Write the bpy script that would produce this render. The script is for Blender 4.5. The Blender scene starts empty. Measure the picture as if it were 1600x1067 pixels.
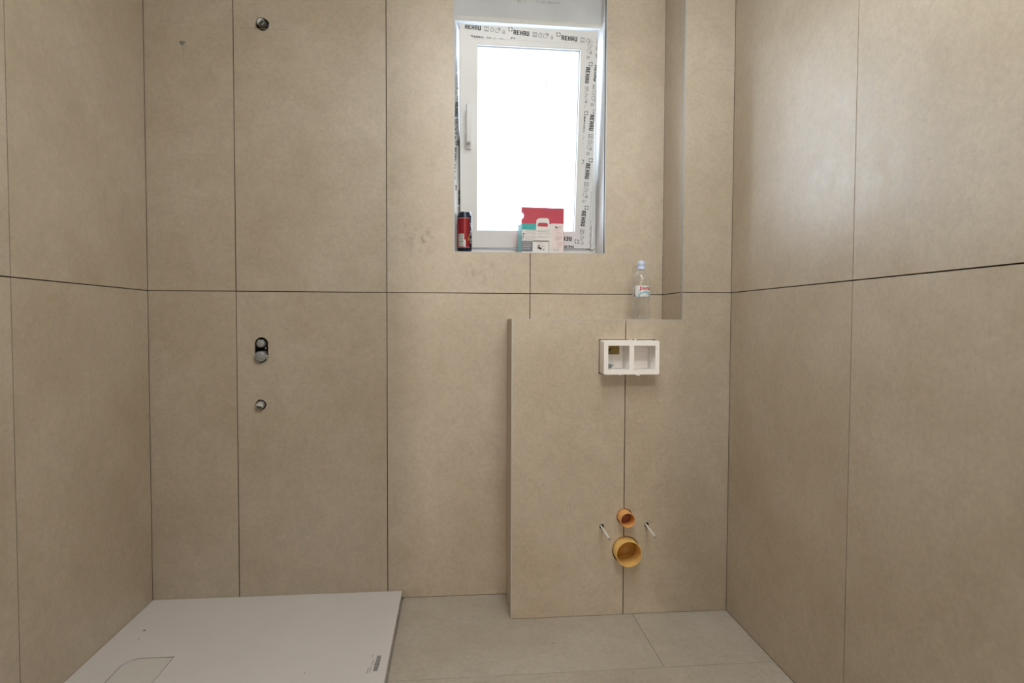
import bpy, bmesh, math, random
from mathutils import Vector, Matrix
random.seed(7)
SC = bpy.context.scene
COL = SC.collection
PI = math.pi

# ------------------------------------------------------------------ camera, sky, lights, exposure
CAM_P = Vector((0.2414, -2.3642, 1.0917))
CAM_R = Vector((0.99558786, -0.09375475, 0.00385437))
CAM_U = Vector((-0.00064019, 0.03428799, 0.99941176))
CAM_F = Vector((0.09383176, 0.99500469, -0.03407749))
FPX = 939.87
cd = bpy.data.cameras.new('camera')
cd.sensor_width = 36.0
cd.lens = FPX * 36.0 / 1600.0
cd.clip_start = 0.02
co = bpy.data.objects.new('camera', cd)
M3 = Matrix((CAM_R, CAM_U, -CAM_F)).transposed()
co.matrix_world = Matrix.Translation(CAM_P) @ M3.to_4x4()
COL.objects.link(co)
SC.camera = co

w = bpy.data.worlds.new('overcast_sky')
SC.world = w
w.use_nodes = True
bg = w.node_tree.nodes['Background']
bg.inputs[0].default_value = (0.70, 0.82, 1.0, 1)
bg.inputs[1].default_value = 5.2

def area(name, loc, target, sx, sy, power, color):
    l = bpy.data.lights.new(name, 'AREA')
    l.shape = 'RECTANGLE'; l.size = sx; l.size_y = sy
    l.energy = power; l.color = color
    o = bpy.data.objects.new(name, l)
    o.location = loc
    o.rotation_euler = (Vector(target) - Vector(loc)).to_track_quat('-Z', 'Y').to_euler()
    COL.objects.link(o)
    return o
# the sun behind thin cloud, low on the left outside the window: a broad soft disc
sl = bpy.data.lights.new('hazy_sun', 'SUN')
sl.energy = 2.4; sl.angle = math.radians(42); sl.color = (0.82, 0.88, 1.0)
so = bpy.data.objects.new('hazy_sun', sl)
so.location = (-2, 2, 3)
so.rotation_euler = Vector((0.75, -0.64, -0.03)).to_track_quat('-Z', 'Y').to_euler()
COL.objects.link(so)
# daylight from the far end of the hallway, falling in through the doorway behind the camera
area('hallway_light', (0.20, -7.4, 1.55), (0.4, 0, 1.45), 0.16, 0.9, 64, (1.0, 0.85, 0.73))
# unseen fill lights added under the ceiling: near the window, over the doorway side
area('ceiling_fill', (0.5, -1.4, 2.6), (0.5, -1.4, 0), 0.6, 0.6, 15.0, (0.94, 1.0, 1.0))
area('upper_fill', (0.7, -2.3, 2.55), (0.7, 0, 2.3), 0.8, 0.5, 22.0, (0.98, 1.0, 1.0))

SC.view_settings.view_transform = 'Standard'
SC.view_settings.look = 'None'
SC.view_settings.gamma = 1.0
SC.view_settings.use_curve_mapping = False
SC.view_settings.exposure = 0.0

# ------------------------------------------------------------------ helpers
def hit(u, v, P0, n):
    """the point of the plane (P0, n) that lies on the sight line of photo pixel u, v"""
    d = CAM_F + CAM_R * ((u - 800) / FPX) + CAM_U * ((533.5 - v) / FPX)
    n = Vector(n)
    return CAM_P + d * ((Vector(P0) - CAM_P).dot(n) / d.dot(n))

def setp(o, label=None, cat=None, kind=None, group=None):
    if label: o['label'] = label
    if cat: o['category'] = cat
    if kind: o['kind'] = kind
    if group: o['group'] = group
    return o

def link(name, me, mat=None, parent=None):
    o = bpy.data.objects.new(name, me)
    COL.objects.link(o)
    if mat is not None:
        for m in (mat if isinstance(mat, (list, tuple)) else [mat]):
            me.materials.append(m)
    if parent is not None:
        o.parent = parent
        o.matrix_parent_inverse = parent.matrix_world.inverted()
    return o

def empty(name, loc):
    o = bpy.data.objects.new(name, None)
    o.location = loc
    o.matrix_world = Matrix.Translation(Vector(loc))
    o.empty_display_size = 0.05
    COL.objects.link(o)
    return o

class G:
    """collects shapes into one mesh"""
    def __init__(s): s.b = bmesh.new()
    def box(s, lo, hi, mi=0, M=None):
        lo = Vector(lo); hi = Vector(hi)
        m = Matrix.Translation((lo + hi) / 2) @ Matrix.Diagonal((*(hi - lo), 1))
        if M is not None: m = M @ m
        r = bmesh.ops.create_cube(s.b, size=1, matrix=m)
        for f in {f for v in r['verts'] for f in v.link_faces}: f.material_index = mi
        return s
    def lathe(s, prof, M, n=32, mi=0, smooth=True, wob=None):
        """prof: (radius, height) pairs revolved about local z"""
        rings = []
        for r, z in prof:
            if r < 1e-6:
                rings.append([s.b.verts.new(M @ Vector((0, 0, z)))])
            else:
                rings.append([s.b.verts.new(M @ Vector((r * math.cos(2 * PI * k / n), r * math.sin(2 * PI * k / n), z))) for k in range(n)])
        for a, b in zip(rings, rings[1:]):
            for k in range(n):
                k2 = (k + 1) % n
                if len(a) == 1 and len(b) == 1: continue
                if len(a) == 1: vs = [a[0], b[k2], b[k]]
                elif len(b) == 1: vs = [a[k], a[k2], b[0]]
                else: vs = [a[k], a[k2], b[k2], b[k]]
                f = s.b.faces.new(vs); f.smooth = smooth; f.material_index = mi
        return s
    def stroke(s, pts, width, n, mi=0):
        """flat ribbon through pts, lying in the plane with normal n"""
        n = Vector(n).normalized(); pts = [Vector(p) for p in pts]
        vs = []
        for i, p in enumerate(pts):
            t = (pts[min(i + 1, len(pts) - 1)] - pts[max(i - 1, 0)])
            if t.length < 1e-9: t = Vector((1, 0, 0))
            side = n.cross(t.normalized()) * (width / 2)
            vs.append((s.b.verts.new(p + side), s.b.verts.new(p - side)))
        for a, b in zip(vs, vs[1:]):
            f = s.b.faces.new((a[0], a[1], b[1], b[0])); f.material_index = mi
        return s
    def quad(s, pts, mi=0):
        f = s.b.faces.new([s.b.verts.new(Vector(p)) for p in pts]); f.material_index = mi
        return s
    def add(s, me, M=None, fn=None, mi=None):
        b2 = bmesh.new(); b2.from_mesh(me)
        if fn:
            for v in b2.verts: v.co = fn(v.co)
        if M is not None: b2.transform(M)
        vm = [s.b.verts.new(v.co) for v in b2.verts]
        b2.verts.index_update()
        for f in b2.faces:
            try:
                g = s.b.faces.new([vm[v.index] for v in f.verts]); g.smooth = f.smooth
                g.material_index = f.material_index if mi is None else mi
            except ValueError: pass
        b2.free()
        return s
    def clip(s, p, n):
        """drop what lies on the side of the plane that n points to"""
        bmesh.ops.bisect_plane(s.b, geom=s.b.verts[:] + s.b.edges[:] + s.b.faces[:], plane_co=Vector(p), plane_no=Vector(n), clear_outer=True)
        return s
    def bevel(s, w, seg=2):
        bmesh.ops.bevel(s.b, geom=[e for e in s.b.edges if e.is_manifold and e.calc_face_angle(0) > 0.6], offset=w, segments=seg, affect='EDGES', profile=0.6)
        return s
    def build(s, name, mat, parent=None, fix=True):
        if fix: bmesh.ops.recalc_face_normals(s.b, faces=s.b.faces[:])
        me = bpy.data.meshes.new(name); s.b.to_mesh(me); s.b.free()
        return link(name, me, mat, parent)

def curve_mesh(splines, depth=0.0):
    """filled 2D outline(s), holes are inner splines, extruded to depth"""
    cu = bpy.data.curves.new('tmp', 'CURVE')
    cu.dimensions = '2D'; cu.fill_mode = 'BOTH'; cu.extrude = depth / 2
    for pts in splines:
        sp = cu.splines.new('POLY'); sp.points.add(len(pts) - 1)
        for q, (x, y) in zip(sp.points, pts): q.co = (x, y, 0, 1)
        sp.use_cyclic_u = True
    o = bpy.data.objects.new('tmp', cu); COL.objects.link(o)
    bpy.context.view_layer.update()
    me = bpy.data.meshes.new_from_object(o.evaluated_get(bpy.context.evaluated_depsgraph_get()))
    bpy.data.objects.remove(o); bpy.data.curves.remove(cu)
    return me

def text_mesh(body, bold=0.0, extrude=0.0):
    cu = bpy.data.curves.new('tmp', 'FONT')
    cu.body = body; cu.offset = bold; cu.resolution_u = 3; cu.extrude = extrude
    o = bpy.data.objects.new('tmp', cu); COL.objects.link(o)
    bpy.context.view_layer.update()
    me = bpy.data.meshes.new_from_object(o.evaluated_get(bpy.context.evaluated_depsgraph_get()))
    bpy.data.objects.remove(o); bpy.data.curves.remove(cu)
    xs = [v.co.x for v in me.vertices]; ys = [v.co.y for v in me.vertices]
    x0, x1, y0, y1 = min(xs), max(xs), min(ys), max(ys)
    for v in me.vertices:
        v.co.x = (v.co.x - x0) / (x1 - x0); v.co.y = (v.co.y - y0) / (y1 - y0)
    return me

# plane frames for plates: (origin, u axis, v axis) with the plate's front at the plane, its body behind (normal points to the room)
def plate(name, outline, holes, th, O, U, V, mat, parent=None, bevel=0.0006):
    me = curve_mesh([outline] + list(holes), th)
    O = Vector(O); U = Vector(U); V = Vector(V); N = U.cross(V)
    M = Matrix.Translation(O - N * (th / 2)) @ Matrix((U, V, N)).transposed().to_4x4()
    me.transform(M)
    return link(name, me, mat, parent)

def rect(x0, y0, x1, y1): return [(x0, y0), (x1, y0), (x1, y1), (x0, y1)]
def circ(x, y, r, n=28, a0=0.0, a1=2 * PI, jag=0.0):
    full = abs(a1 - a0 - 2 * PI) < 1e-6
    m = n if full else n + 1
    return [(x + (r + random.uniform(-jag, jag)) * math.cos(a0 + (a1 - a0) * k / n), y + (r + random.uniform(-jag, jag)) * math.sin(a0 + (a1 - a0) * k / n)) for k in range(m)]
def slot(x, y0, y1, r, n=14, jag=0.0):
    return circ(x, y1, r, n, 0, PI, jag) + circ(x, y0, r, n, PI, 2 * PI, jag)

# ------------------------------------------------------------------ materials
def nt(name):
    m = bpy.data.materials.new(name); m.use_nodes = True
    return m, m.node_tree.nodes, m.node_tree.links, m.node_tree.nodes['Principled BSDF']

def simple(name, col, rough=0.5, metal=0.0, spec=0.5, noise=0.0, scale=40.0, bump=0.0, trans=0.0, sss=0.0):
    m, N, L, P = nt(name)
    P.inputs['Roughness'].default_value = rough
    P.inputs['Metallic'].default_value = metal
    P.inputs['Specular IOR Level'].default_value = spec
    tc = N.new('ShaderNodeTexCoord'); nz = N.new('ShaderNodeTexNoise')
    nz.inputs['Scale'].default_value = scale; nz.inputs['Detail'].default_value = 5
    L.new(tc.outputs['Object'], nz.inputs['Vector'])
    rp = N.new('ShaderNodeValToRGB')
    a = max(0.0, 1 - noise); b = 1 + noise
    rp.color_ramp.elements[0].position = 0.3; rp.color_ramp.elements[1].position = 0.7
    rp.color_ramp.elements[0].color = (col[0] * a, col[1] * a, col[2] * a, 1)
    rp.color_ramp.elements[1].color = (min(1, col[0] * b), min(1, col[1] * b), min(1, col[2] * b), 1)
    L.new(nz.outputs['Fac'], rp.inputs['Fac']); L.new(rp.outputs['Color'], P.inputs['Base Color'])
    if bump:
        bp = N.new('ShaderNodeBump'); bp.inputs['Strength'].default_value = bump; bp.inputs['Distance'].default_value = 0.002
        L.new(nz.outputs['Fac'], bp.inputs['Height']); L.new(bp.outputs['Normal'], P.inputs['Normal'])
    return m

def tile_mat(name, base, rough, seed=0.0):
    m, N, L, P = nt(name)
    tc = N.new('ShaderNodeTexCoord'); oi = N.new('ShaderNodeObjectInfo')
    sh = N.new('ShaderNodeVectorMath'); sh.operation = 'MULTIPLY_ADD'
    cmb = N.new('ShaderNodeCombineXYZ')
    for k in range(3): L.new(oi.outputs['Random'], cmb.inputs[k])
    sh.inputs[1].default_value = (7.3, 3.1, 5.7)
    L.new(cmb.outputs[0], sh.inputs[0]); L.new(tc.outputs['Object'], sh.inputs[2])
    def noise(scale, detail, rgh=0.6, dist=0.0):
        n = N.new('ShaderNodeTexNoise'); n.inputs['Scale'].default_value = scale
        n.inputs['Detail'].default_value = detail; n.inputs['Roughness'].default_value = rgh
        n.inputs['Distortion'].default_value = dist
        L.new(sh.outputs[0], n.inputs['Vector']); return n
    def ramp(src, stops):
        r = N.new('ShaderNodeValToRGB')
        while len(r.color_ramp.elements) < len(stops): r.color_ramp.elements.new(0.5)
        for e, (p, c) in zip(r.color_ramp.elements, stops):
            e.position = p; e.color = (*c, 1) if len(c) == 3 else c
        L.new(src, r.inputs['Fac']); return r
    def mul(a, b, fac=1.0, mode='MULTIPLY'):
        x = N.new('ShaderNodeMix'); x.data_type = 'RGBA'; x.blend_type = mode
        x.inputs['Factor'].default_value = fac
        L.new(a, x.inputs['A']); L.new(b, x.inputs['B']); return x.outputs['Result']
    b = Vector(base)
    warm = b * 0.90; warm = Vector((warm[0] * 1.02, warm[1] * 0.99, warm[2] * 0.95))
    cool = b * 1.08; cool = Vector((cool[0] * 0.99, cool[1] * 1.0, cool[2] * 1.03))
    n1 = noise(2.6, 6, 0.62, 0.4)
    c = ramp(n1.outputs['Fac'], [(0.32, tuple(warm)), (0.68, tuple(cool))]).outputs['Color']
    n2 = noise(14, 8, 0.7, 0.8)
    c = mul(c, ramp(n2.outputs['Fac'], [(0.30, (0.90, 0.895, 0.88)), (0.55, (1, 1, 1)), (0.75, (1.07, 1.07, 1.07))]).outputs['Color'])
    n3 = noise(70, 6, 0.75)
    c = mul(c, ramp(n3.outputs['Fac'], [(0.30, (0.88, 0.875, 0.865)), (0.5, (1, 1, 1)), (0.72, (1.10, 1.10, 1.10))]).outputs['Color'])
    n4 = noise(32, 3, 0.5, 1.5)
    c = mul(c, ramp(n4.outputs['Fac'], [(0.68, (0, 0, 0)), (0.76, (0.05, 0.05, 0.05))]).outputs['Color'], 1.0, 'ADD')
    L.new(c, P.inputs['Base Color'])
    rr = ramp(n2.outputs['Fac'], [(0.3, (rough - 0.06,) * 3), (0.7, (rough + 0.08,) * 3)])
    L.new(rr.outputs['Color'], P.inputs['Roughness'])
    P.inputs['Specular IOR Level'].default_value = 0.95
    bp = N.new('ShaderNodeBump'); bp.inputs['Strength'].default_value = 0.25; bp.inputs['Distance'].default_value = 0.0012
    ad = N.new('ShaderNodeMath'); ad.operation = 'ADD'
    L.new(n3.outputs['Fac'], ad.inputs[0]); L.new(n2.outputs['Fac'], ad.inputs[1])
    L.new(ad.outputs[0], bp.inputs['Height']); L.new(bp.outputs['Normal'], P.inputs['Normal'])
    return m

def see_through(name, tint, amount, rough=0.06, gloss=(1, 1, 1)):
    """thin clear sheet: mostly transparent, with a fresnel reflection"""
    m, N, L, P = nt(name)
    out = N['Material Output']
    tr = N.new('ShaderNodeBsdfTransparent'); tr.inputs[0].default_value = (*tint, 1)
    gl = N.new('ShaderNodeBsdfGlossy'); gl.inputs['Roughness'].default_value = rough; gl.inputs[0].default_value = (*gloss, 1)
    fr = N.new('ShaderNodeLayerWeight'); fr.inputs['Blend'].default_value = amount
    mx = N.new('ShaderNodeMixShader')
    L.new(fr.outputs['Fresnel'], mx.inputs[0]); L.new(tr.outputs[0], mx.inputs[1]); L.new(gl.outputs[0], mx.inputs[2])
    L.new(mx.outputs[0], out.inputs['Surface'])
    return m

def clear_plastic(name, body, edge):
    """thin clear plastic: see-through in the middle, milky where the wall is seen edge on, with soft highlights"""
    m, N, L, P = nt(name)
    tr = N.new('ShaderNodeBsdfTransparent'); tr.inputs[0].default_value = (0.985, 0.99, 0.99, 1)
    df = N.new('ShaderNodeBsdfDiffuse'); df.inputs[0].default_value = (0.80, 0.82, 0.83, 1)
    tl = N.new('ShaderNodeBsdfTranslucent'); tl.inputs[0].default_value = (0.80, 0.82, 0.83, 1)
    gl = N.new('ShaderNodeBsdfGlossy'); gl.inputs['Roughness'].default_value = 0.12
    m1 = N.new('ShaderNodeMixShader'); m1.inputs[0].default_value = 0.5
    L.new(df.outputs[0], m1.inputs[1]); L.new(tl.outputs[0], m1.inputs[2])
    lw = N.new('ShaderNodeLayerWeight'); lw.inputs['Blend'].default_value = 0.35
    mr = N.new('ShaderNodeMapRange'); mr.inputs['To Min'].default_value = body; mr.inputs['To Max'].default_value = edge
    L.new(lw.outputs['Facing'], mr.inputs['Value'])
    m2 = N.new('ShaderNodeMixShader'); L.new(mr.outputs['Result'], m2.inputs[0]); L.new(tr.outputs[0], m2.inputs[1]); L.new(m1.outputs[0], m2.inputs[2])
    m3 = N.new('ShaderNodeMixShader'); m3.inputs[0].default_value = 0.05; L.new(m2.outputs[0], m3.inputs[1]); L.new(gl.outputs[0], m3.inputs[2])
    L.new(m3.outputs[0], N['Material Output'].inputs['Surface'])
    return m

def smear_mat(name, col, scale, strength, lo=0.45, hi=0.7):
    """a patchy mark on a surface: shows through where the noise is low; fades at the rim of its own patch"""
    m, N, L, P = nt(name)
    P.inputs['Base Color'].default_value = (*col, 1); P.inputs['Roughness'].default_value = 0.8
    tc = N.new('ShaderNodeTexCoord')
    nz = N.new('ShaderNodeTexNoise'); nz.inputs['Scale'].default_value = scale; nz.inputs['Detail'].default_value = 6
    L.new(tc.outputs['Object'], nz.inputs['Vector'])
    r1 = N.new('ShaderNodeValToRGB'); r1.color_ramp.elements[0].position = lo; r1.color_ramp.elements[1].position = hi
    L.new(nz.outputs['Fac'], r1.inputs['Fac'])
    gr = N.new('ShaderNodeVectorMath'); gr.operation = 'SUBTRACT'; gr.inputs[1].default_value = (0.5, 0.5, 0.5)
    L.new(tc.outputs['Generated'], gr.inputs[0])
    ln = N.new('ShaderNodeVectorMath'); ln.operation = 'MULTIPLY'; ln.inputs[1].default_value = (1, 0, 1)
    L.new(gr.outputs[0], ln.inputs[0])
    le = N.new('ShaderNodeVectorMath'); le.operation = 'LENGTH'; L.new(ln.outputs[0], le.inputs[0])
    r2 = N.new('ShaderNodeMapRange'); r2.inputs['From Min'].default_value = 0.5; r2.inputs['From Max'].default_value = 0.15
    r2.inputs['To Min'].default_value = 0; r2.inputs['To Max'].default_value = strength
    L.new(le.outputs['Value'], r2.inputs['Value'])
    ml = N.new('ShaderNodeMath'); ml.operation = 'MULTIPLY'
    L.new(r1.outputs['Color'], ml.inputs[0]); L.new(r2.outputs['Result'], ml.inputs[1])
    L.new(ml.outputs[0], P.inputs['Alpha'])
    return m

MT = tile_mat('beige_stoneware', (0.516, 0.431, 0.322), 0.40)
MF = tile_mat('floor_stoneware', (0.470, 0.415, 0.340), 0.55)
M_BACK = simple('dark_adhesive', (0.085, 0.062, 0.045), 0.95, noise=0.2)
M_CAV = simple('cavity_mortar', (0.10, 0.088, 0.072), 0.95, noise=0.35, scale=60, bump=0.5)
M_PLAS = simple('white_plaster', (0.78, 0.77, 0.75), 0.85, noise=0.03, scale=30)
M_CEIL = simple('ceiling_paint', (0.80, 0.78, 0.74), 0.9, noise=0.02)
M_BOARD = simple('grey_lintel_board', (0.56, 0.57, 0.575), 0.85, noise=0.05, scale=9)
M_BEAD = simple('plaster_bead', (0.66, 0.65, 0.61), 0.8, noise=0.03)
M_ALU = simple('brushed_aluminium', (0.40, 0.41, 0.43), 0.42, metal=0.6, noise=0.04, scale=25)
M_TRIM = simple('pale_metal_edge', (0.50, 0.49, 0.46), 0.45, metal=0.2, noise=0.03)
M_PVC = simple('white_window_plastic', (0.69, 0.70, 0.695), 0.38, noise=0.015, scale=12)
M_PVC2 = simple('frame_tape_plastic', (0.80, 0.79, 0.76), 0.45, noise=0.02, scale=20)
M_GASK = simple('grey_gasket', (0.36, 0.37, 0.38), 0.6)
M_INK = simple('black_print', (0.035, 0.036, 0.04), 0.6)
M_INKG = simple('grey_print', (0.17, 0.17, 0.175), 0.6)
M_INKL = simple('pale_grey_print', (0.52, 0.50, 0.50), 0.7)
M_PENCIL = simple('pencil_graphite', (0.24, 0.205, 0.165), 0.7, noise=0.25, scale=90)
M_PENCIL2 = simple('pencil_on_board', (0.36, 0.35, 0.345), 0.7, noise=0.2, scale=90)
M_PENCIL3 = simple('faint_pencil', (0.39, 0.325, 0.25), 0.7, noise=0.25, scale=90)
M_FOAM = simple('white_polystyrene', (0.93, 0.885, 0.84), 0.75, noise=0.03, scale=160, bump=0.25)
M_CARD = simple('brown_cardboard', (0.27, 0.185, 0.045), 0.7, noise=0.25, scale=25)
M_YEL = simple('yellow_pipe_plastic', (0.80, 0.50, 0.16), 0.4, noise=0.06, scale=18)
M_YEL2 = simple('ochre_plug_plastic', (0.46, 0.23, 0.03), 0.45, noise=0.08, scale=22)
M_ORG = simple('orange_pipe_plastic', (0.80, 0.40, 0.13), 0.4, noise=0.06, scale=30)
M_ORGI = simple('orange_pipe_inside', (0.34, 0.11, 0.04), 0.42, noise=0.1, scale=30)
M_ZINC = simple('zinc_thread', (0.86, 0.88, 0.85), 0.40, metal=0.15, noise=0.1, scale=200)
M_STEEL = simple('grey_fitting_metal', (0.36, 0.35, 0.34), 0.5, metal=0.4, noise=0.15, scale=80)
M_PLUG = simple('worn_white_plug', (0.62, 0.60, 0.57), 0.5, noise=0.3, scale=90)
M_GREEN = simple('dull_green_grip', (0.06, 0.07, 0.045), 0.6, noise=0.3, scale=120)
M_TRAY = simple('white_shower_tray', (0.70, 0.655, 0.635), 0.5, noise=0.02, scale=8, bump=0.02)
M_DARK = simple('dark_gap', (0.02, 0.018, 0.016), 0.9)
M_RED = simple('red_card', (0.47, 0.03, 0.06), 0.5, noise=0.04)
M_TEAL = simple('teal_card', (0.03, 0.36, 0.36), 0.5, noise=0.04)
M_PAPER = simple('white_card', (0.74, 0.72, 0.70), 0.55, noise=0.02)
M_PINKP = simple('pinkish_card', (0.75, 0.66, 0.65), 0.55, noise=0.02)
M_SLATE = simple('slate_card', (0.16, 0.17, 0.20), 0.55, noise=0.06)
M_CANR = simple('red_can_paint', (0.26, 0.010, 0.018), 0.28, metal=0.25, noise=0.05)
M_CAND = simple('dark_navy_can_paint', (0.018, 0.022, 0.040), 0.25, metal=0.4, noise=0.1)
M_CANA = simple('bare_can_metal', (0.6, 0.6, 0.62), 0.3, metal=0.9)
M_CANW = simple('can_white_print', (0.62, 0.60, 0.58), 0.5)
M_CANG = simple('can_grey_print', (0.24, 0.25, 0.24), 0.5)
M_GOLD = simple('can_gold_print', (0.75, 0.42, 0.12), 0.5)
M_PET = clear_plastic('clear_bottle_plastic', 0.05, 0.40)
M_CAP = simple('pale_blue_cap', (0.55, 0.62, 0.78), 0.35, noise=0.03)
M_LABW = simple('white_bottle_label', (0.72, 0.72, 0.71), 0.5)
M_LABR = simple('red_label_print', (0.55, 0.02, 0.03), 0.5)
M_LABB = simple('blue_label_print', (0.25, 0.52, 0.62), 0.5)
M_GLASS = see_through('window_glass', (0.96, 0.985, 0.98), 0.12, 0.02)
M_STICK = see_through('faint_sticker_print', (0.05, 0.05, 0.06), 0.05, 0.4)
M_CONC = simple('concrete', (0.42, 0.41, 0.39), 0.95, noise=0.08, scale=12)

# ------------------------------------------------------------------ key dimensions (metres); y = 0 is the tiled face of the back wall
XL, XR = -0.900, 1.264
YB = -0.206                # tiled face of the boxing
XB, XC = 0.444, 1.073      # left side of the boxing, left side of the column
ZL, ZJ, ZT = 1.099, 1.200, 2.400
JL, JM, JR, JB = -0.583, -0.022, 0.535, 0.864
WX0, WX1, WZ = 0.236, 0.834, 1.362
YJL, YJR = -0.695, -0.894
TH = 0.009
g = 0.0016                 # half a joint
YR = -3.40
HC = 2.62

# ------------------------------------------------------------------ floor
floor = setp(G().box((XL - 0.2, YR - 0.1, -0.16), (XR + 0.2, 0.12, -TH)).build('floor', simple('floor_grout', (0.36, 0.325, 0.265), 0.9, noise=0.1)),
             'beige stoneware tiled floor between shower tray and boxing', 'floor', 'structure')
FX = [0.300 - 0.6, 0.300, 0.900, XR - 0.001]
gf = 0.0007
for (x0, x1, y0, y1) in ((0.0335 + .004, 0.900, -0.553, 0), (0.900, XR, -0.553, 0), (0.0335 + .004, XR, -1.153, -0.553),
                         (XL, -0.30, -1.753, -1.21), (-0.30, 0.30, -1.753, -1.153), (0.30, 0.90, -1.753, -1.153), (0.90, XR, -1.753, -1.153),
                         (XL, 0.30, -2.6, -1.753), (0.30, XR, -2.6, -1.753), (XL, 0.30, YR, -2.6), (0.30, XR, YR, -2.6)):
    G().box((x0 + gf, y0 + gf, -TH), (x1 - gf, y1 - gf, 0)).build('tile', MF, floor)

# ------------------------------------------------------------------ left and right walls
def side_wall(name, label, x, s, joints, zs=(0, ZJ, ZT)):
    """s = +1: the wall looks to +x (left wall)"""
    xa, xb = sorted((x - s * TH, x - s * 0.20))
    wall = setp(G().box((xa, YR - 0.1, -0.01), (xb, 0.09, HC)).build(name, M_BACK), label, 'wall', 'structure')
    ys = joints
    for z0, z1 in zip(zs, zs[1:]):
        for ya, yb in zip(ys, ys[1:]):
            xa, xb = sorted((x - s * TH, x))
            G().box((xa, yb + g, z0 + (g if z0 else 0.0015)), (xb, ya - g, z1 - g)).build('tile', MT, wall)
    xa, xb = sorted((x - s * TH, x - s * 0.001))
    G().box((xa, YR, ZT + g), (xb, 0.0, HC)).build('plaster_band', M_PLAS, wall)
    return wall
side_wall('wall_left', 'beige tiled wall on the left beside the shower tray', XL, 1, [0.0 - 0.0005, YJL, YJL - 0.6, YJL - 1.2, YJL - 1.8, YR])
side_wall('wall_right', 'beige tiled wall on the right, brightened by the window', XR, -1, [YB - 0.0005, YJR, YJR - 0.6, YJR - 1.2, YJR - 1.8, YR])
setp(G().box((XL - 0.2, YR - 0.1, HC), (XR + 0.2, 0.40, HC + 0.1)).build('ceiling', M_CEIL), 'plain white ceiling above the frame', 'ceiling', 'structure')
DX0, DX1, DZ = 0.13, 0.66, 2.05  # unseen doorway, its jambs placed to shape the shaft of hallway light
rq = G()
for lo, hi in (((XL - 0.2, YR - 0.2, -0.01), (DX0, YR, HC)), ((DX1, YR - 0.2, -0.01), (XR + 0.2, YR, HC)), ((DX0, YR - 0.2, DZ), (DX1, YR, HC))): rq.box(lo, hi)
setp(rq.build('wall_rear', M_PLAS), 'plain plastered wall with a doorway behind the viewer', 'wall', 'structure')
hq = G()      # unseen hallway shell added so no sky light enters by the doorway
for lo, hi in (((XL - 0.2, -7.6, -0.16), (XR + 0.2, YR - 0.1, -0.01)), ((XL - 0.2, -7.6, HC), (XR + 0.2, YR - 0.1, HC + 0.1)), ((XL - 0.3, -7.6, -0.16), (XL - 0.2, YR - 0.1, HC + 0.1)),
               ((XR + 0.2, -7.6, -0.16), (XR + 0.3, YR - 0.1, HC + 0.1)), ((XL - 0.3, -7.7, -0.16), (XR + 0.3, -7.6, HC + 0.1))): hq.box(lo, hi)
setp(hq.build('wall_sky_block', simple('grey_shell', (0.25, 0.24, 0.22), 0.9)), 'unseen hallway shell added to keep sky light out of the doorway', 'wall', 'structure')

# ------------------------------------------------------------------ back wall
EX, EZ = Vector((1, 0, 0)), Vector((0, 0, 1))
PLUG_UP = hit(410.2, 38.0, (0, 0, 0), (0, 1, 0))
SL_T = hit(408.4, 537.6, (0, 0, 0), (0, 1, 0)); SL_B = hit(408.4, 556.5, (0, 0, 0), (0, 1, 0))
PLUG_LO = hit(407.6, 632.2, (0, 0, 0), (0, 1, 0))
R_UP, R_SL, R_LO = 0.0235, 0.0255, 0.0200
h_up = circ(PLUG_UP.x, PLUG_UP.z, R_UP, jag=0.0008)
h_sl = slot((SL_T.x + SL_B.x) / 2, SL_B.z, SL_T.z, R_SL, jag=0.0008)
h_lo = circ(PLUG_LO.x, PLUG_LO.z, R_LO, jag=0.0008)
back = setp(plate('wall_back', [(XL - 0.2, -0.01), (XR + 0.2, -0.01), (XR + 0.2, HC), (WX1, HC), (WX1, WZ - 0.004), (WX0, WZ - 0.004), (WX0, HC), (XL - 0.2, HC)],
            [circ(PLUG_UP.x, PLUG_UP.z, R_UP + .002), slot((SL_T.x + SL_B.x) / 2, SL_B.z, SL_T.z, R_SL + .002), circ(PLUG_LO.x, PLUG_LO.z, R_LO + .002)],
            0.07, (0, TH, 0), EX, EZ, M_BACK), 'beige tiled back wall with the window and shower outlets', 'wall', 'structure')
# masonry behind, also holding the window
m = G()
for (x0, x1, z0, z1) in ((XL - 0.2, WX0 - 0.0, -0.01, HC), (WX1, XR + 0.2, -0.01, HC), (WX0, WX1, -0.01, WZ - 0.012), (WX0, WX1, 2.40, HC)):
    m.box((x0, 0.0795, z0), (x1, 0.36, z1))
m.build('masonry', M_CAV, back)
OB = (0, 0, 0)
def btile(outline, holes=()): return plate('tile', outline, holes, TH, OB, EX, EZ, MT, back)
btile(rect(XL + 0.0008, 0.0015, JL - g, ZJ - g))
btile(rect(XL + 0.0008, ZJ + g, JL - g, ZT - g))
btile(rect(JL + g, 0.0015, JM - g, ZJ - g), [h_sl, h_lo])
btile(rect(JL + g, ZJ + g, JM - g, ZT - g), [h_up])
btile(rect(JM + g, 0.0015, JR - g, ZJ - g))
WA, WB, WC = WX0 - 0.003, WX1 + 0.003, WZ - 0.003
btile([(JM + g, ZJ + g), (JR - g, ZJ + g), (JR - g, WC), (WA, WC), (WA, ZT - g), (JM + g, ZT - g)])
btile([(JR + g, ZJ + g), (XC - 0.0008, ZJ + g), (XC - 0.0008, ZT - g), (WB, ZT - g), (WB, WC), (JR + g, WC)])
btile(rect(JR + g, ZL - 0.02, XC - 0.0008, ZJ - g))
for x0, x1 in ((XL, WX0), (WX1, XC)):
    G().box((x0, 0.001, ZT + g), (x1, TH, HC)).build('plaster_band', M_PLAS, back)
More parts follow.
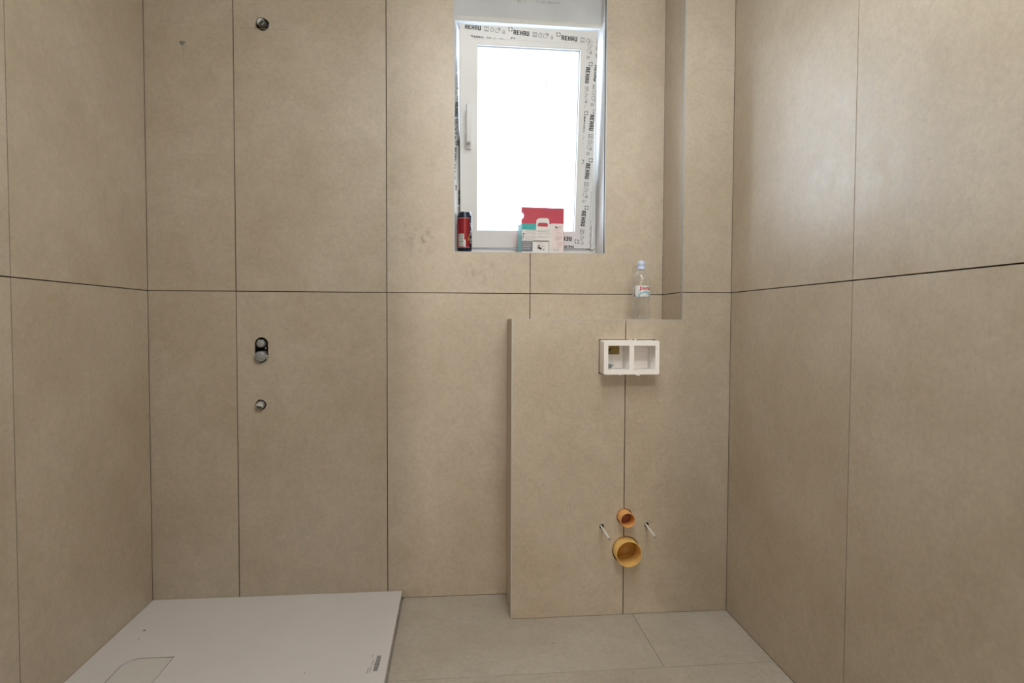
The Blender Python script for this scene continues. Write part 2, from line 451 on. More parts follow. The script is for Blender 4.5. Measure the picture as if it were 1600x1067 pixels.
# pale metal strips round the window opening
for lo, hi in (((WX0 - 0.003, -0.0008, WZ - 0.003), (WX0, 0.02, ZT)), ((WX1, -0.0008, WZ - 0.003), (WX1 + 0.003, 0.02, ZT)), ((WX0, -0.0008, WZ - 0.003), (WX1, 0.02, WZ))):
    G().box(lo, hi).build('edge_strip', M_TRIM, back)
# plastered reveals and sill
G().box((WX1 - 0.0005, 0.02, WZ - 0.003), (WX1 + 0.012, 0.36, ZT)).build('reveal', M_PLAS, back)
G().box((WX0 - 0.012, 0.02, WZ - 0.003), (WX0 + 0.0005, 0.36, ZT)).build('reveal', M_PLAS, back)
G().box((WX0 + 0.0005, 0.02, WZ - 0.012), (WX1 - 0.0005, 0.36, WZ)).build('sill_tile', MT, back)

# pencil marks and smudges on the back wall tiles
def wallpx(u, v, y): return hit(u, v, (0, y, 0), (0, 1, 0))
def marks(name, y, lines, width, mat, parent):
    q = G()
    for ln in lines: q.stroke([wallpx(a, b, y - 0.0005) for a, b in ln], width, (0, -1, 0))
    return q.build(name, mat, parent, fix=False)
marks('pencil_mark', 0, [[(377, 43.6), (392, 44.0), (404, 44.6)], [(404, 44.6), (420, 45.5), (447, 46.6)]], 0.0022, M_PENCIL3, back)
marks('pencil_mark', 0, [[(285.5, 73), (286, 80), (285, 88), (287, 97)], [(284, 76), (287, 84)]], 0.0016, M_PENCIL3, back)
marks('scuff_line', 0, [[(767, 409), (771, 416), (773, 424), (772, 433), (770, 438)], [(727, 420), (728, 428), (727, 434)]], 0.0018, M_PENCIL3, back)
def smear(name, u0, v0, u1, v1, y, mat, parent):
    a = wallpx(u0, v1, y - 0.0004); b = wallpx(u1, v0, y - 0.0004)
    return G().quad([a, (b.x, a.y, a.z), b, (a.x, a.y, b.z)]).build(name, mat, parent, fix=False)
SM = smear_mat('dark_smudge', (0.20, 0.165, 0.13), 38, 0.34, 0.46, 0.72)
smear('smudge', 622, 335, 690, 408, 0, SM, back)
smear('smudge', 705, 399, 790, 450, 0, smear_mat('soft_smudge', (0.30, 0.25, 0.19), 30, 0.25, 0.5, 0.75), back)
# the patched hole: a small lump of grey filler with a pointed lower end
q = G()
P0 = wallpx(285, 68, 0)
ring = [(-0.013, 0.006), (-0.008, 0.009), (0.004, 0.0085), (0.012, 0.008), (0.010, 0.001), (0.004, -0.004), (0.001, -0.010), (-0.003, -0.006), (-0.008, -0.001)]
vs = [q.b.verts.new((P0.x + a, -0.0003, P0.z + b)) for a, b in ring]
c = q.b.verts.new((P0.x - 0.001, -0.003, P0.z + 0.003))
for k in range(len(vs)): q.b.faces.new((vs[k], vs[(k + 1) % len(vs)], c))
q.build('filler_patch', simple('grey_filler', (0.25, 0.235, 0.19), 0.9, noise=0.3, scale=200), back)

# ------------------------------------------------------------------ boxing with ledge and column
HOLE = hit(977.6, 858.8, (0, YB, 0), (0, 1, 0)); HOLE_S = hit(975.7, 806.8, (0, YB, 0), (0, 1, 0))
R_BIG, R_SM = 0.0478, 0.0270
ROD1 = hit(940.2, 822.7, (0, YB, 0), (0, 1, 0)); ROD2 = hit(1010.4, 819.8, (0, YB, 0), (0, 1, 0))
BA = hit(936.8, 531.2, (0, YB, 0), (0, 1, 0)); BB = hit(1022.5, 583.2, (0, YB, 0), (0, 1, 0))
bx0, bx1, bz0, bz1 = BA.x - 0.0025, BB.x + 0.0025, BB.z - 0.001, BA.z + 0.0025
YC = YB + TH
cav = [rect(bx0 - .002, bz0 - .002, bx1 + .002, bz1 + .002), circ(HOLE.x, HOLE.z, R_BIG + .006), circ(HOLE_S.x, HOLE_S.z, R_SM + .005), circ(ROD1.x, ROD1.z, .011), circ(ROD2.x, ROD2.z, .011)]
boxing = setp(plate('wall_boxing', [(XB + TH, 0.0), (XR + 0.05, 0.0), (XR + 0.05, HC), (XC + TH, HC), (XC + TH, ZL - TH), (XB + TH, ZL - TH)], cav, 0.10, (0, YC, 0), EX, EZ, M_BACK),
              'tiled boxing with a ledge and a full height column', 'wall', 'structure')
m = G().box((XB + TH, YC + 0.102, 0.0), (XR + 0.05, 0.0, ZL - TH)).box((XC + TH, YC + 0.102, ZL - TH), (XR + 0.05, 0.0, HC))
m.build('board', M_CAV, boxing)
OX = (0, YB, 0)
def xtile(outline, holes=()): return plate('tile', outline, holes, TH, OX, EX, EZ, MT, boxing)
def notch(xj, z0, z1, cs, side):
    """edge of a tile along the joint xj from z0 up to z1 that goes round the pipe holes cs; side -1: the tile lies left of the joint"""
    pts = [(xj, z0)]
    for (cx, cz, r) in sorted(cs, key=lambda t: t[1]):
        dx = xj - cx; h = math.sqrt(max(r * r - dx * dx, 0))
        a0 = math.atan2(-h, dx); a1 = math.atan2(h, dx)
        if side < 0: a0 += 2 * PI if a0 < 0 else 0
        A, B = (a0, a1) if side > 0 else (a0, a1)
        n = 16
        pts += [(cx + r * math.cos(A + (B - A) * k / n), cz + r * math.sin(A + (B - A) * k / n)) for k in range(n + 1)]
    return pts + [(xj, z1)]
cs = [(HOLE.x, HOLE.z, R_BIG + .0038), (HOLE_S.x, HOLE_S.z, R_SM + .003)]
jl, jr = JB - g, JB + g
# left tile: round the access box at its upper right corner
left_edge = notch(jl, 0.0015, bz0, cs, -1)
xtile([(XB + 0.004, 0.0015)] + left_edge + [(bx0, bz0), (bx0, bz1), (jl, bz1), (jl, ZL - 0.003), (XB + 0.004, ZL - 0.003)], [circ(ROD1.x, ROD1.z, .0092, 18)])
right_edge = notch(jr, 0.0015, bz0, cs, 1)
xtile([(XR - 0.0008, ZJ - g), (XC + 0.004, ZJ - g), (XC + 0.004, ZL - 0.003), (jr, ZL - 0.003), (jr, bz1), (bx1, bz1), (bx1, bz0)] + right_edge[::-1] + [(XR - 0.0008, 0.0015)], [circ(ROD2.x, ROD2.z, .0092, 18)])
xtile(rect(XC + 0.004, ZJ + g, XR - 0.0008, ZT - g))
EY = Vector((0, 1, 0))
# left side of the boxing (looks to -x): u runs towards the room
plate('tile', [(-YB - 0.004, 0.002), (-YB - 0.004, ZL - 0.004), (0.0008, ZL - 0.004), (0.0008, 0.009), (0.09, 0.009), (0.11, 0.002)], [], TH, (XB, 0, 0), (0, -1, 0), EZ, MT, boxing)
# ledge top
G().box((XB + 0.003, YB + 0.003, ZL - TH), (XC - 0.001, -0.0008, ZL)).build('tile', MT, boxing)
# left side of the column
for z0, z1 in ((ZL + 0.001, ZJ - g), (ZJ + g, ZT - g)):
    G().box((XC, YB + 0.004, z0), (XC + TH, -0.0008, z1)).build('tile', MT, boxing)
G().box((XC + 0.001, YB + 0.001, ZT + g), (XR, 0, HC)).build('plaster_band', M_PLAS, boxing)
# aluminium edge strips
G().box((XB - 0.0005, YB - 0.0008, 0.001), (XB + 0.004, YB + 0.004, ZL - 0.0005)).build('edge_strip', M_TRIM, boxing)
G().box((XB + 0.004, YB - 0.0006, ZL - 0.003), (XC + 0.002, YB + 0.003, ZL + 0.0005)).build('edge_strip', M_TRIM, boxing)
G().box((XC - 0.0006, YB - 0.0008, ZL - 0.003), (XC + 0.004, YB + 0.0035, ZT)).build('edge_strip', M_ALU, boxing)
marks('pencil_mark', YB, [[(937.7, 586), (937.9, 600)], [(1021.3, 588), (1021.5, 602)]], 0.0013, M_PENCIL3, boxing)
marks('pencil_mark', YB, [[(936.6, 812), (936.5, 830), (936.6, 850)], [(937, 817.5), (947, 818.5)], [(1015, 816.8), (1036, 815.6)], [(1001, 836.5), (1014, 837)]], 0.0011, M_PENCIL3, boxing)
marks('pencil_mark', YB, [[(991.5, 762), (992, 767.5), (995, 767.8)], [(998.5, 766), (1001, 765.2), (1004, 766)], [(990, 795.2), (995.5, 794.6)], [(1001, 789.5), (1005, 790.5), (1002.5, 793.5), (1007, 793)], [(1005, 788.5), (1007.5, 790), (1006.5, 793)],
      [(1007.5, 843.5), (1012.5, 842.3), (1008.5, 845.5), (1012, 846)], [(1007, 861), (1010, 855), (1012.8, 849.5)], [(1012.8, 849.5), (1015, 854.5)]], 0.0012, M_PENCIL3, boxing)

# ------------------------------------------------------------------ window
YAW, TILT, ROLL = 0.0397, 0.1562, 0.0114
SB = Vector((0.8086, 0.150, 1.3986))       # lower right corner of the open sash
SW, SH = 0.547, 0.8505
GX0, GX1, GZ0, GZ1 = 0.0727, 0.4749, 0.073, 0.7759
ux = Vector((math.cos(YAW), math.sin(YAW), 0)); nn = Vector((math.sin(YAW), -math.cos(YAW), 0))
up0 = EZ * math.cos(TILT) + nn * math.sin(TILT)
SU = ux * math.cos(ROLL) + up0 * math.sin(ROLL)
SV = up0 * math.cos(ROLL) - ux * math.sin(ROLL)
SN = SU.cross(SV)                           # points into the room
MS = Matrix.Translation(SB - SU * SW) @ Matrix((SU, SV, SN)).transposed().to_4x4()      # sash space: u right, v up, n to the room
UPR = EZ * math.cos(ROLL) - ux * math.sin(ROLL)
FUX = ux * math.cos(ROLL) + EZ * math.sin(ROLL)
MF_ = Matrix.Translation(SB - SU * SW - nn * 0.012) @ Matrix((FUX, UPR, FUX.cross(UPR))).transposed().to_4x4()   # fixed frame space

win = setp(empty('window_1', (0.53, 0.17, WZ)), 'small white window with its sash tilted inwards, printed film still on', 'window', 'structure')
fr = G()
T0, T1 = -0.075, 0.0
fr.box((-0.035, -0.036, T0), (SW + 0.030, -0.002, T1), M=MF_)
fr.box((-0.035, -0.004, T0 - 0.02), (SW + 0.030, 0.040, T0 + 0.012), M=MF_)
fr.box((-0.035, 0.0, T0), (0.004, 0.905, T1), M=MF_)
fr.box((SW - 0.004, 0.0, T0), (SW + 0.030, 0.905, T1), M=MF_)
fr.box((0.004, 0.845, T0), (SW - 0.004, 0.905, T1), M=MF_)
G().box((0.0, -0.0025, -0.030), (SW, 0.0035, -0.016), M=MS).build('gap_shade', M_DARK, win)  # dark strip added to close the leaking gap and give its shadow line
frame = fr.bevel(0.002, 1).build('frame', M_PVC, win)

def ring_prism(q, a, b, n0, n1, M):
    """rectangular ring: outer a=(x0,y0,x1,y1), inner b"""
    def four(r, n): return [q.b.verts.new(M @ Vector((x, y, n))) for x, y in rect(*r)]
    A0, A1, B0, B1 = four(a, n0), four(a, n1), four(b, n0), four(b, n1)
    for k in range(4):
        j = (k + 1) % 4
        q.b.faces.new((A1[k], A1[j], B1[j], B1[k])); q.b.faces.new((A0[k], B0[k], B0[j], A0[j]))
        q.b.faces.new((A0[k], A0[j], A1[j], A1[k])); q.b.faces.new((B0[k], B1[k], B1[j], B0[j]))
sq = G()
ring_prism(sq, (0, 0, SW, SH), (GX0 - 0.006, GZ0 - 0.006, GX1 + 0.006, GZ1 + 0.006), -0.052, 0, MS)
sq.bevel(0.0025, 2)
sash = sq.build('sash', M_PVC, win)
bd = G()
ring_prism(bd, (GX0 - 0.0065, GZ0 - 0.0065, GX1 + 0.0065, GZ1 + 0.0065), (GX0 - 0.0042, GZ0 - 0.0042, GX1 + 0.0042, GZ1 + 0.0042), -0.030, -0.0015, MS)
bd.build('glazing_bead', M_PVC, sash)
gk = G()
ring_prism(gk, (GX0 - 0.0045, GZ0 - 0.0045, GX1 + 0.0045, GZ1 + 0.0045), (GX0 - 0.0022, GZ0 - 0.0022, GX1 + 0.0022, GZ1 + 0.0022), -0.026, -0.019, MS)
gk.build('gasket', M_GASK, sash)
G().quad([MS @ Vector((x, y, -0.022)) for x, y in rect(GX0 - .0035, GZ0 - .0035, GX1 + .0035, GZ1 + .0035)]).build('pane', M_GLASS, sash)

def spx(u, v, n=0.0): return hit(u, v, MS @ Vector((0, 0, n)), SN)
# handle: rosette below, grip standing up (tilted window)
hq = G()
inv = MS.inverted()
ha = inv @ spx(731.3, 226); hb = inv @ spx(731.0, 166)
hq.box((ha.x - 0.0125, ha.y - 0.018, 0.0), (ha.x + 0.0125, ha.y + 0.040, 0.009), M=MS)
hq.box((ha.x - 0.0085, ha.y + 0.004, 0.009), (ha.x + 0.0085, ha.y + 0.022, 0.042), M=MS)
hq.box((ha.x - 0.0095, ha.y + 0.004, 0.034), (ha.x + 0.0095, hb.y + 0.002, 0.047), M=MS)
hq.bevel(0.004, 3)
hd = hq.build('handle', M_PVC, sash); setp(hd, 'white window handle pointing up')
for f in hd.data.polygons: f.use_smooth = True
# hinge cover at the lower right
hq = G()
c0 = inv @ spx(923.0, 389.5); c1 = inv @ spx(927.6, 353.5)
hq.box((SW + 0.002, -0.004, -0.03), (SW + 0.014, 0.014, 0.004), M=MS)
hq.box((SW + 0.002, 0.016, -0.03), (SW + 0.0135, 0.098, 0.002), M=MS)
hq.bevel(0.002, 2).build('hinge_cover', M_PVC, sash)

# ---- printed film rows: word, ring mark, four small symbols, all in a strip of 76 x 7 units
GLYPH = {
    'R': ([(0, 0), (1.5, 0), (1.5, 2.5), (2.6, 2.5), (2.6, 0), (4.2, 0), (4.2, 2.6), (3.7, 3.25), (4.2, 4.0), (4.2, 6.2), (3.4, 7), (0, 7)], [(1.5, 3.9), (2.7, 3.9), (2.7, 5.7), (1.5, 5.7)]),
    'E': ([(0, 0), (4.1, 0), (4.1, 1.4), (1.5, 1.4), (1.5, 2.8), (3.6, 2.8), (3.6, 4.2), (1.5, 4.2), (1.5, 5.6), (4.1, 5.6), (4.1, 7), (0, 7)], None),
    'H': ([(0, 0), (1.5, 0), (1.5, 2.8), (2.7, 2.8), (2.7, 0), (4.2, 0), (4.2, 7), (2.7, 7), (2.7, 4.3), (1.5, 4.3), (1.5, 7), (0, 7)], None),
    'A': ([(0, 0), (1.5, 0), (1.5, 2.2), (2.7, 2.2), (2.7, 0), (4.2, 0), (4.2, 6.2), (3.4, 7), (0.8, 7), (0, 6.2)], [(1.5, 3.6), (2.7, 3.6), (2.7, 5.6), (1.5, 5.6)]),
    'U': ([(0.8, 0), (3.4, 0), (4.2, 0.8), (4.2, 7), (2.7, 7), (2.7, 1.5), (1.5, 1.5), (1.5, 7), (0, 7), (0, 0.8)], None)}
def block_word(body):
    q = G()
    for k, ch in enumerate(body):
        o, h = GLYPH[ch]
        q.add(curve_mesh([o] + ([h] if h else []), 0.0), M=Matrix.Translation((k * 5.1, 0, 0)))
    me = bpy.data.meshes.new('word'); q.b.to_mesh(me); q.b.free()
    for v in me.vertices: v.co.x /= 24.6; v.co.y /= 7.0
    return me
WORD = block_word('REHAU')
def sym_window(s): return [[(s, 0), (s + 6.2, 0), (s + 6.2, 7), (s, 7), (s, 0)], [(s, 1.2), (s + 6.2, 1.2)], [(s, 5.6), (s + 6.2, 5.6)], [(s + 3.1, 1.2), (s + 3.1, 5.6)]]
def arc(cx, cy, r, a0, a1, n=10): return [(cx + r * math.cos(math.radians(a0 + (a1 - a0) * k / n)), cy + r * math.sin(math.radians(a0 + (a1 - a0) * k / n))) for k in range(n + 1)]
def sym_clock(s): return [arc(s + 3.1, 2.9, 2.9, 75, 415, 16), [(s + 2.2, 6.9), (s + 4.0, 6.9)], [(s + 3.1, 5.9), (s + 3.1, 6.9)], [(s + 3.1, 2.9), (s + 4.3, 4.2)], [(s + 5.6, 5.4), (s + 6.4, 6.2)]]
def sym_sheets(s): return [[(s, 0), (s + 5.2, 0), (s + 5.2, 5.0), (s, 5.0), (s, 0)], [(s + 2.6, 5), (s + 2.8, 6.6), (s + 6.2, 7.2), (s + 7.6, 6.4)], [(s + 5.2, 3.4), (s + 7.6, 3.8), (s + 7.4, 6.6)], [(s + 5.6, 5.2), (s + 7.2, 5.0)], [(s + 4.6, 6.0), (s + 6.8, 6.0)]]
def sym_drop(s): return [[(s + 0.4, 1.0), (s, 0.2), (s + 1.0, -0.4), (s + 3.4, -0.4), (s + 4.4, 0.2), (s + 4, 1.0), (s + 2.9, 4.6), (s + 1.5, 4.6), (s + 0.4, 1.0)], [(s + 1.2, 1.4), (s + 3.2, 1.4)]]
RING = [arc(0, 0, 3.1, a, b, 5) for a, b in ((15, 75), (105, 175), (205, 255), (285, 345))]
def film_row(P, PN, PC, plane_p, plane_n, clips, lift=0.0005, parent=None, name='printed_film', word=True, faint=False, shift_ring=2.2):
    """P: photo pixel where the word starts, PN: where the next one starts, PC: top of the first letter"""
    p = hit(*P, plane_p, plane_n); e1 = (hit(*PN, plane_p, plane_n) - p) / 76.0; e2 = (hit(*PC, plane_p, plane_n) - p) / 7.0
    n = Vector(plane_n).normalized()
    if n.dot(CAM_P - p) < 0: n = -n
    at = lambda x, y: p + e1 * x + e2 * y + n * lift
    un = (e1.length + e2.length) / 2
    blk, gry = G(), G()
    if word: blk.add(WORD, fn=lambda c: at(c.x * 24.6, c.y * 7.0))
    for a in RING: blk.stroke([at(71.0 + x, 7.4 + shift_ring - 2.2 + y) for x, y in a], 1.25 * un, n)
    for f, s in ((sym_window, 30.3), (sym_clock, 39.2), (sym_sheets, 47.6), (sym_drop, 58.4)):
        for ln in f(s): gry.stroke([at(x, y) for x, y in ln], 0.62 * un, n)
    for q, mt in ((blk, M_INKL if faint else M_INK), (gry, M_INKL if faint else M_INKG)):
        for cp, cn in clips: q.clip(cp, cn)
        if len(q.b.faces): q.build(name, mt, parent, fix=False)
        else: q.b.free()
SP0 = MS @ Vector((0, 0, 0))
def scl(x=None, y=None, sx=1):
    if x is not None: return (MS @ Vector((x, 0, 0)), SU * sx)
    return (MS @ Vector((0, y, 0)), SV * sx)
right_clips = [scl(x=SW - 0.002), scl(x=GX1 + 0.026, sx=-1), scl(y=SH - 0.036), scl(y=0.018, sx=-1)]
for a, b in (((929.6, 101.5), (922.3, 179)), ((922.3, 179), (915.7, 255)), ((915.7, 255), (909.2, 329)), ((909.2, 329), (902.8, 403)), ((936.4, 25), (929.6, 101.5))):
    film_row(a, b, (a[0] + 6.6, a[1] + 0.5), SP0, SN, right_clips, parent=sash)
for a, b in (((923.0, 28.5), (915.9, 104.8)), ((915.9, 104.8), (908.4, 181.5)), ((908.4, 181.5), (902.0, 257))):
    film_row(a, b, (a[0] + 6.4, a[1] + 0.5), SP0, SN, right_clips, parent=sash)
top_clips = [scl(y=SH - 0.002), scl(y=GZ1 + 0.028, sx=-1), scl(x=SW - 0.028), (MS @ Vector((0.022, SH - 0.02, 0)), (-SU - SV))]
for a, b in (((726.5, 44.8), (802.2, 53.8)), ((802.2, 53.8), (877.2, 62.2)), ((877.2, 62.2), (952, 71))):
    film_row(a, b, (a[0] + 0.2, a[1] - 7.2), SP0, SN, top_clips, parent=sash)
film_row((730, 61.6), (806, 69.5), (730.2, 54.6), SP0, SN, top_clips, parent=sash)
bot_clips = [scl(y=0.003, sx=-1), scl(x=SW - 0.04), scl(x=0.36, sx=-1)]
film_row((893.4, 369.8), (817.4, 367.5), (893.2, 376.4), SP0, SN, bot_clips, parent=sash)
film_row((972, 378.5), (896.0, 369.8), (971.8, 385), SP0, SN, bot_clips, parent=sash, word=False)
film_row((896.5, 383.8), (820, 381.5), (896.3, 390.2), SP0, SN, bot_clips, parent=sash)
# torn film edge along the right of the sash
q = G()
for (v0, v1) in ((0.10, 0.118), (0.075, 0.09), (0.045, 0.066), (0.02, 0.036), (0.78, 0.80), (0.806, 0.826), (0.75, 0.77), (0.70, 0.715)):
    q.stroke([MS @ Vector((SW - 0.0035, v0, 0.0005)), MS @ Vector((SW - 0.003, v1, 0.0005))], 0.0016, SN)
q.stroke([MS @ Vector((SW - 0.006, 0.12, 0.0005)), MS @ Vector((SW - 0.0035, 0.235, 0.0005))], 0.0009, SN)
q.build('film_edge', M_INKG, sash, fix=False)
# film seam
q = G()
q.stroke([MS @ Vector((GX0 - 0.02, GZ1 + 0.027, 0.0004)), MS @ Vector((SW - 0.03, GZ1 + 0.027, 0.0004))], 0.0006, SN)
q.stroke([MS @ Vector((0.012, SH - 0.012, 0.0004)), MS @ Vector((0.05, GZ1 + 0.028, 0.0004))], 0.0006, SN)
q.build('film_seam', M_INKL, sash, fix=False)

# cheek between wall and frame on the left, with the same film
CK0, CK1 = Vector((WX0 + 0.0025, 0.015, 0)), Vector((0.2610, 0.1300, 0))
cdir = (CK1 - CK0).normalized(); cn = Vector((-cdir.y, cdir.x, 0)); cn = -cn if cn.x < 0 else cn
ck = G()
for a, b in ((0.0, 1.0),):
    A, B = CK0, CK1
    pts = [A, B, B - cn * 0.004, A - cn * 0.002]
    lo = [ck.b.verts.new((p.x, p.y, WZ + 0.0005)) for p in pts]; hi = [ck.b.verts.new((p.x, p.y, 2.262)) for p in pts]
    ck.b.faces.new(lo); ck.b.faces.new(hi)
    for k in range(4): ck.b.faces.new((lo[k], lo[(k + 1) % 4], hi[(k + 1) % 4], hi[k]))
cheek = ck.build('frame_extension', M_PVC2, win)
clipL = [(CK1 - cdir * 0.001, cdir), (CK0 + cdir * 0.001, -cdir)]
for a, b, cw, fnt in (((713.9, 89), (711.0, 159.5), 4.6, True), ((711.0, 159.5), (708.0, 230), 5.4, False), ((708.0, 230), (705.0, 300), 5.4, False), ((715.9, 297), (713.5, 367), 4.6, False)):
    film_row(a, b, (a[0] + cw, a[1] + 0.2), CK0, cn, clipL, parent=cheek, faint=fnt)

# lintel board over the window with a rounded plaster bead and pencil writing
def lintel_pt(u, v, off=0.0):
    return hit(u, v, (0.834, 0.080, 0), (math.sin(-0.075), math.cos(0.075), 0))
lb = G()
pl = [lintel_pt(711, 23.4), lintel_pt(941.5, 37.6)]
pb = [lintel_pt(711, 31.4), lintel_pt(941.5, 44.9)]
ln_ = Vector((0.075, -1, 0)).normalized()
def prism(q, a, b, top, d0, d1):
    vs = []
    for p, t in ((a, None), (b, None)):
        for zz in (p.z, top):
            for d in (d0, d1): vs.append(q.b.verts.new((p.x - ln_.x * d, p.y - ln_.y * d, zz)))
    f = q.b.faces.new
    f((vs[0], vs[4], vs[6], vs[2])); f((vs[1], vs[3], vs[7], vs[5])); f((vs[0], vs[1], vs[5], vs[4])); f((vs[2], vs[6], vs[7], vs[3])); f((vs[0], vs[2], vs[3], vs[1])); f((vs[4], vs[5], vs[7], vs[6]))
pl[0].x = WX0 + 0.001; pb[0].x = WX0 + 0.001
prism(lb, pl[0], pl[1], 2.415, 0.0, 0.10)
board = lb.build('lintel_board', M_BOARD, win)
bq = G()
a, b = pb[0], pb[1]; n_s = 6
sec = []
hgt = pl[0].z - pb[0].z
for k in range(n_s + 1):
    t = k / n_s * PI / 2
    sec.append((-0.003 + 0.010 * (1 - math.sin(t)) * 0.4, hgt * (1 - k / n_s)))
ra = []
for p0 in (a, b):
    row = [bq.b.verts.new((p0.x + ln_.x * 0.0035 * math.sin(k / n_s * PI), p0.y + ln_.y * 0.0035 * math.sin(k / n_s * PI), p0.z + (pl[0].z - pb[0].z if p0 is a else pl[1].z - pb[1].z) * k / n_s)) for k in range(n_s + 1)]
    bk = [bq.b.verts.new((p0.x - ln_.x * 0.016, p0.y - ln_.y * 0.016, row[-1].co.z)), bq.b.verts.new((p0.x - ln_.x * 0.016, p0.y - ln_.y * 0.016, p0.z))]
    ra.append(row + bk)
for k in range(len(ra[0])):
    j = (k + 1) % len(ra[0]); bq.b.faces.new((ra[0][k], ra[0][j], ra[1][j], ra[1][k]))
bq.b.faces.new(ra[0]); bq.b.faces.new(ra[1])
bq.build('plaster_bead', M_BEAD, win)
G().box((pl[1].x + 0.0005, 0.03, 2.285), (WX1 - 0.001, 0.078, 2.41)).build('corner_bead', M_BEAD, win)
# white soffit behind the bead
G().box((WX0 + 0.001, 0.098, 2.302), (WX1 - 0.001, 0.158, 2.40)).build('soffit', M_PLAS, win)
# pencil writing on the board
q = G()
LP = lambda u, v: lintel_pt(u, v) + ln_ * 0.0006
wr = [[(811.5, -5), (809.2, -1), (808.6, 2.4), (810.5, 4.4), (813.6, 4.2), (814.2, 1.8), (812.0, 0.4), (809.2, 1.6)],
      [(816.5, -5.5), (821.2, -5), (820.0, -0.5), (819.2, 3.6)],
      [(840.5, -5), (840.2, 1.0), (838.6, 4.0), (836.4, 3.2)], [(842.5, 1.5), (843.0, 4.6), (845.2, 4.8), (846.6, 1.8), (847.0, 5.0)],
      [(849.6, -4), (849.4, 5.2)], [(853, 1.8), (850, 3.6), (853, 5.4)], [(858.2, 2.4), (855.6, 3.4), (856.2, 5.8), (858.6, 5.0), (858.6, 2.4), (859.2, 6.2)],
      [(861, 6.2), (861.4, 3.0), (864, 3.2), (864.2, 6.4)], [(866.4, 6.4), (866.8, 3.4), (869.2, 3.8), (869.6, 6.6)], [(871.4, 6.8), (872.0, 2.8), (873.8, 3.2), (873.4, 6.6)]]
for s in wr: q.stroke([LP(*p) for p in s], 0.0024, ln_)
q.build('pencil_writing', M_PENCIL2, board, fix=False)
# sticker print on the pane
q = G()
pane_p = MS @ Vector((0, 0, -0.020))
for (u0, v0, u1, v1, wd) in ((852, 124, 855.5, 148, 0.0030), (854.5, 124, 857.5, 147, 0.0014), (859.5, 124, 861.5, 135, 0.0016), (862, 123, 864.2, 140, 0.0020)):
    q.stroke([hit(u0, v0, pane_p, SN), hit(u1, v1, pane_p, SN)], wd, SN)
q.build('sticker_print', M_STICK, sash, fix=False)

# ------------------------------------------------------------------ things on the sill
# drink can
cc = Vector((0.2775, 0.036, WZ))
can = setp(empty('drink_can', cc), 'tall red and black drink can in the left corner of the window sill', 'can')
Mc = Matrix.Translation(cc)
R0, HCAN = 0.0295, 0.157
G().lathe([(0, 0.004), (0.019, 0.004), (0.0215, 0.0), (0.0235, 0.0015), (0.0285, 0.009), (R0, 0.014), (R0, 0.017)], Mc, 40).build('base', M_CAND, can)
G().lathe([(R0, 0.017), (R0, 0.0185)], Mc, 40).build('stripe', M_CANW, can)
can_body = G().lathe([(R0, 0.0185), (R0, 0.1310)], Mc, 40).build('body', M_CANR, can)
G().lathe([(R0, 0.1310), (R0, 0.1322)], Mc, 40).build('stripe', M_CANW, can)
G().lathe([(R0, 0.1322), (R0, 0.138), (0.0285, 0.1425), (0.0262, 0.148), (0.0252, 0.1525), (0.0250, 0.1545)], Mc, 40).build('shoulder', M_CAND, can)
G().lathe([(0.0250, 0.1545), (0.0258, 0.1560), (0.0258, 0.157), (0.0245, 0.1575), (0.0238, 0.1545), (0.0, 0.1545)], Mc, 40).build('rim', M_CANA, can)
def wrap(x, z, r=R0 + 0.0003):
    """x: angle in degrees, 0 towards the camera, positive to the right"""
    a = math.radians(-90 + x)
    return cc + Vector((r * math.cos(a), r * math.sin(a), z))
def wrap_rect(q, a0, a1, z0, z1, mi=0, n=6, r=R0 + 0.0003):
    for k in range(n):
        b0 = a0 + (a1 - a0) * k / n; b1 = a0 + (a1 - a0) * (k + 1) / n
        q.quad([wrap(b0, z0, r), wrap(b1, z0, r), wrap(b1, z1, r), wrap(b0, z1, r)], mi)
q = G(); wrap_rect(q, -52, -5, 0.022, 0.070); wrap_rect(q, -5, 8, 0.0195, 0.047); q.build('label_panel', M_CANW, can_body)
q = G()
for k, wd in enumerate((.004, .002, .005, .003, .002, .004, .002, .003, .004)):
    z = 0.0255 + k * 0.0047; wrap_rect(q, -50, -10, z, z + wd * 0.9, r=R0 + 0.0006)
q.build('barcode', M_CANG, can_body)
q = G()
LET = text_mesh('ENERGY', 0.03)
# dark wordmark running up the right side of the can
wrap_rect(q, 42, 96, 0.0145, 0.142, n=8, r=R0 + 0.0002)
q.build('dark_panel', M_CAND, can_body)
q = G()
for k in range(9):
    z = 0.024 + k * 0.0105
    a0 = 46 + (k % 2) * 2
    for (b0, b1, zz0, zz1) in ((0, 26, 0, .0018), (0, 6, 0, .007), (20, 26, .003, .008), (6, 18, .0052, .0068)):
        if (k + int(b0)) % 3: wrap_rect(q, a0 + b0, a0 + b1, z + zz0, z + zz1, n=3, r=R0 + 0.0005)
q.build('lettering', simple('can_silver_print', (0.45, 0.47, 0.50), 0.4, metal=0.4), can_body)
q = G()
for a0, z in ((31, .056), (35, .051), (30, .044), (36, .064), (26, .048)): wrap_rect(q, a0, a0 + 5, z, z + .004, n=1, r=R0 + 0.0005)
q.build('spark_print', M_GOLD, can_body)

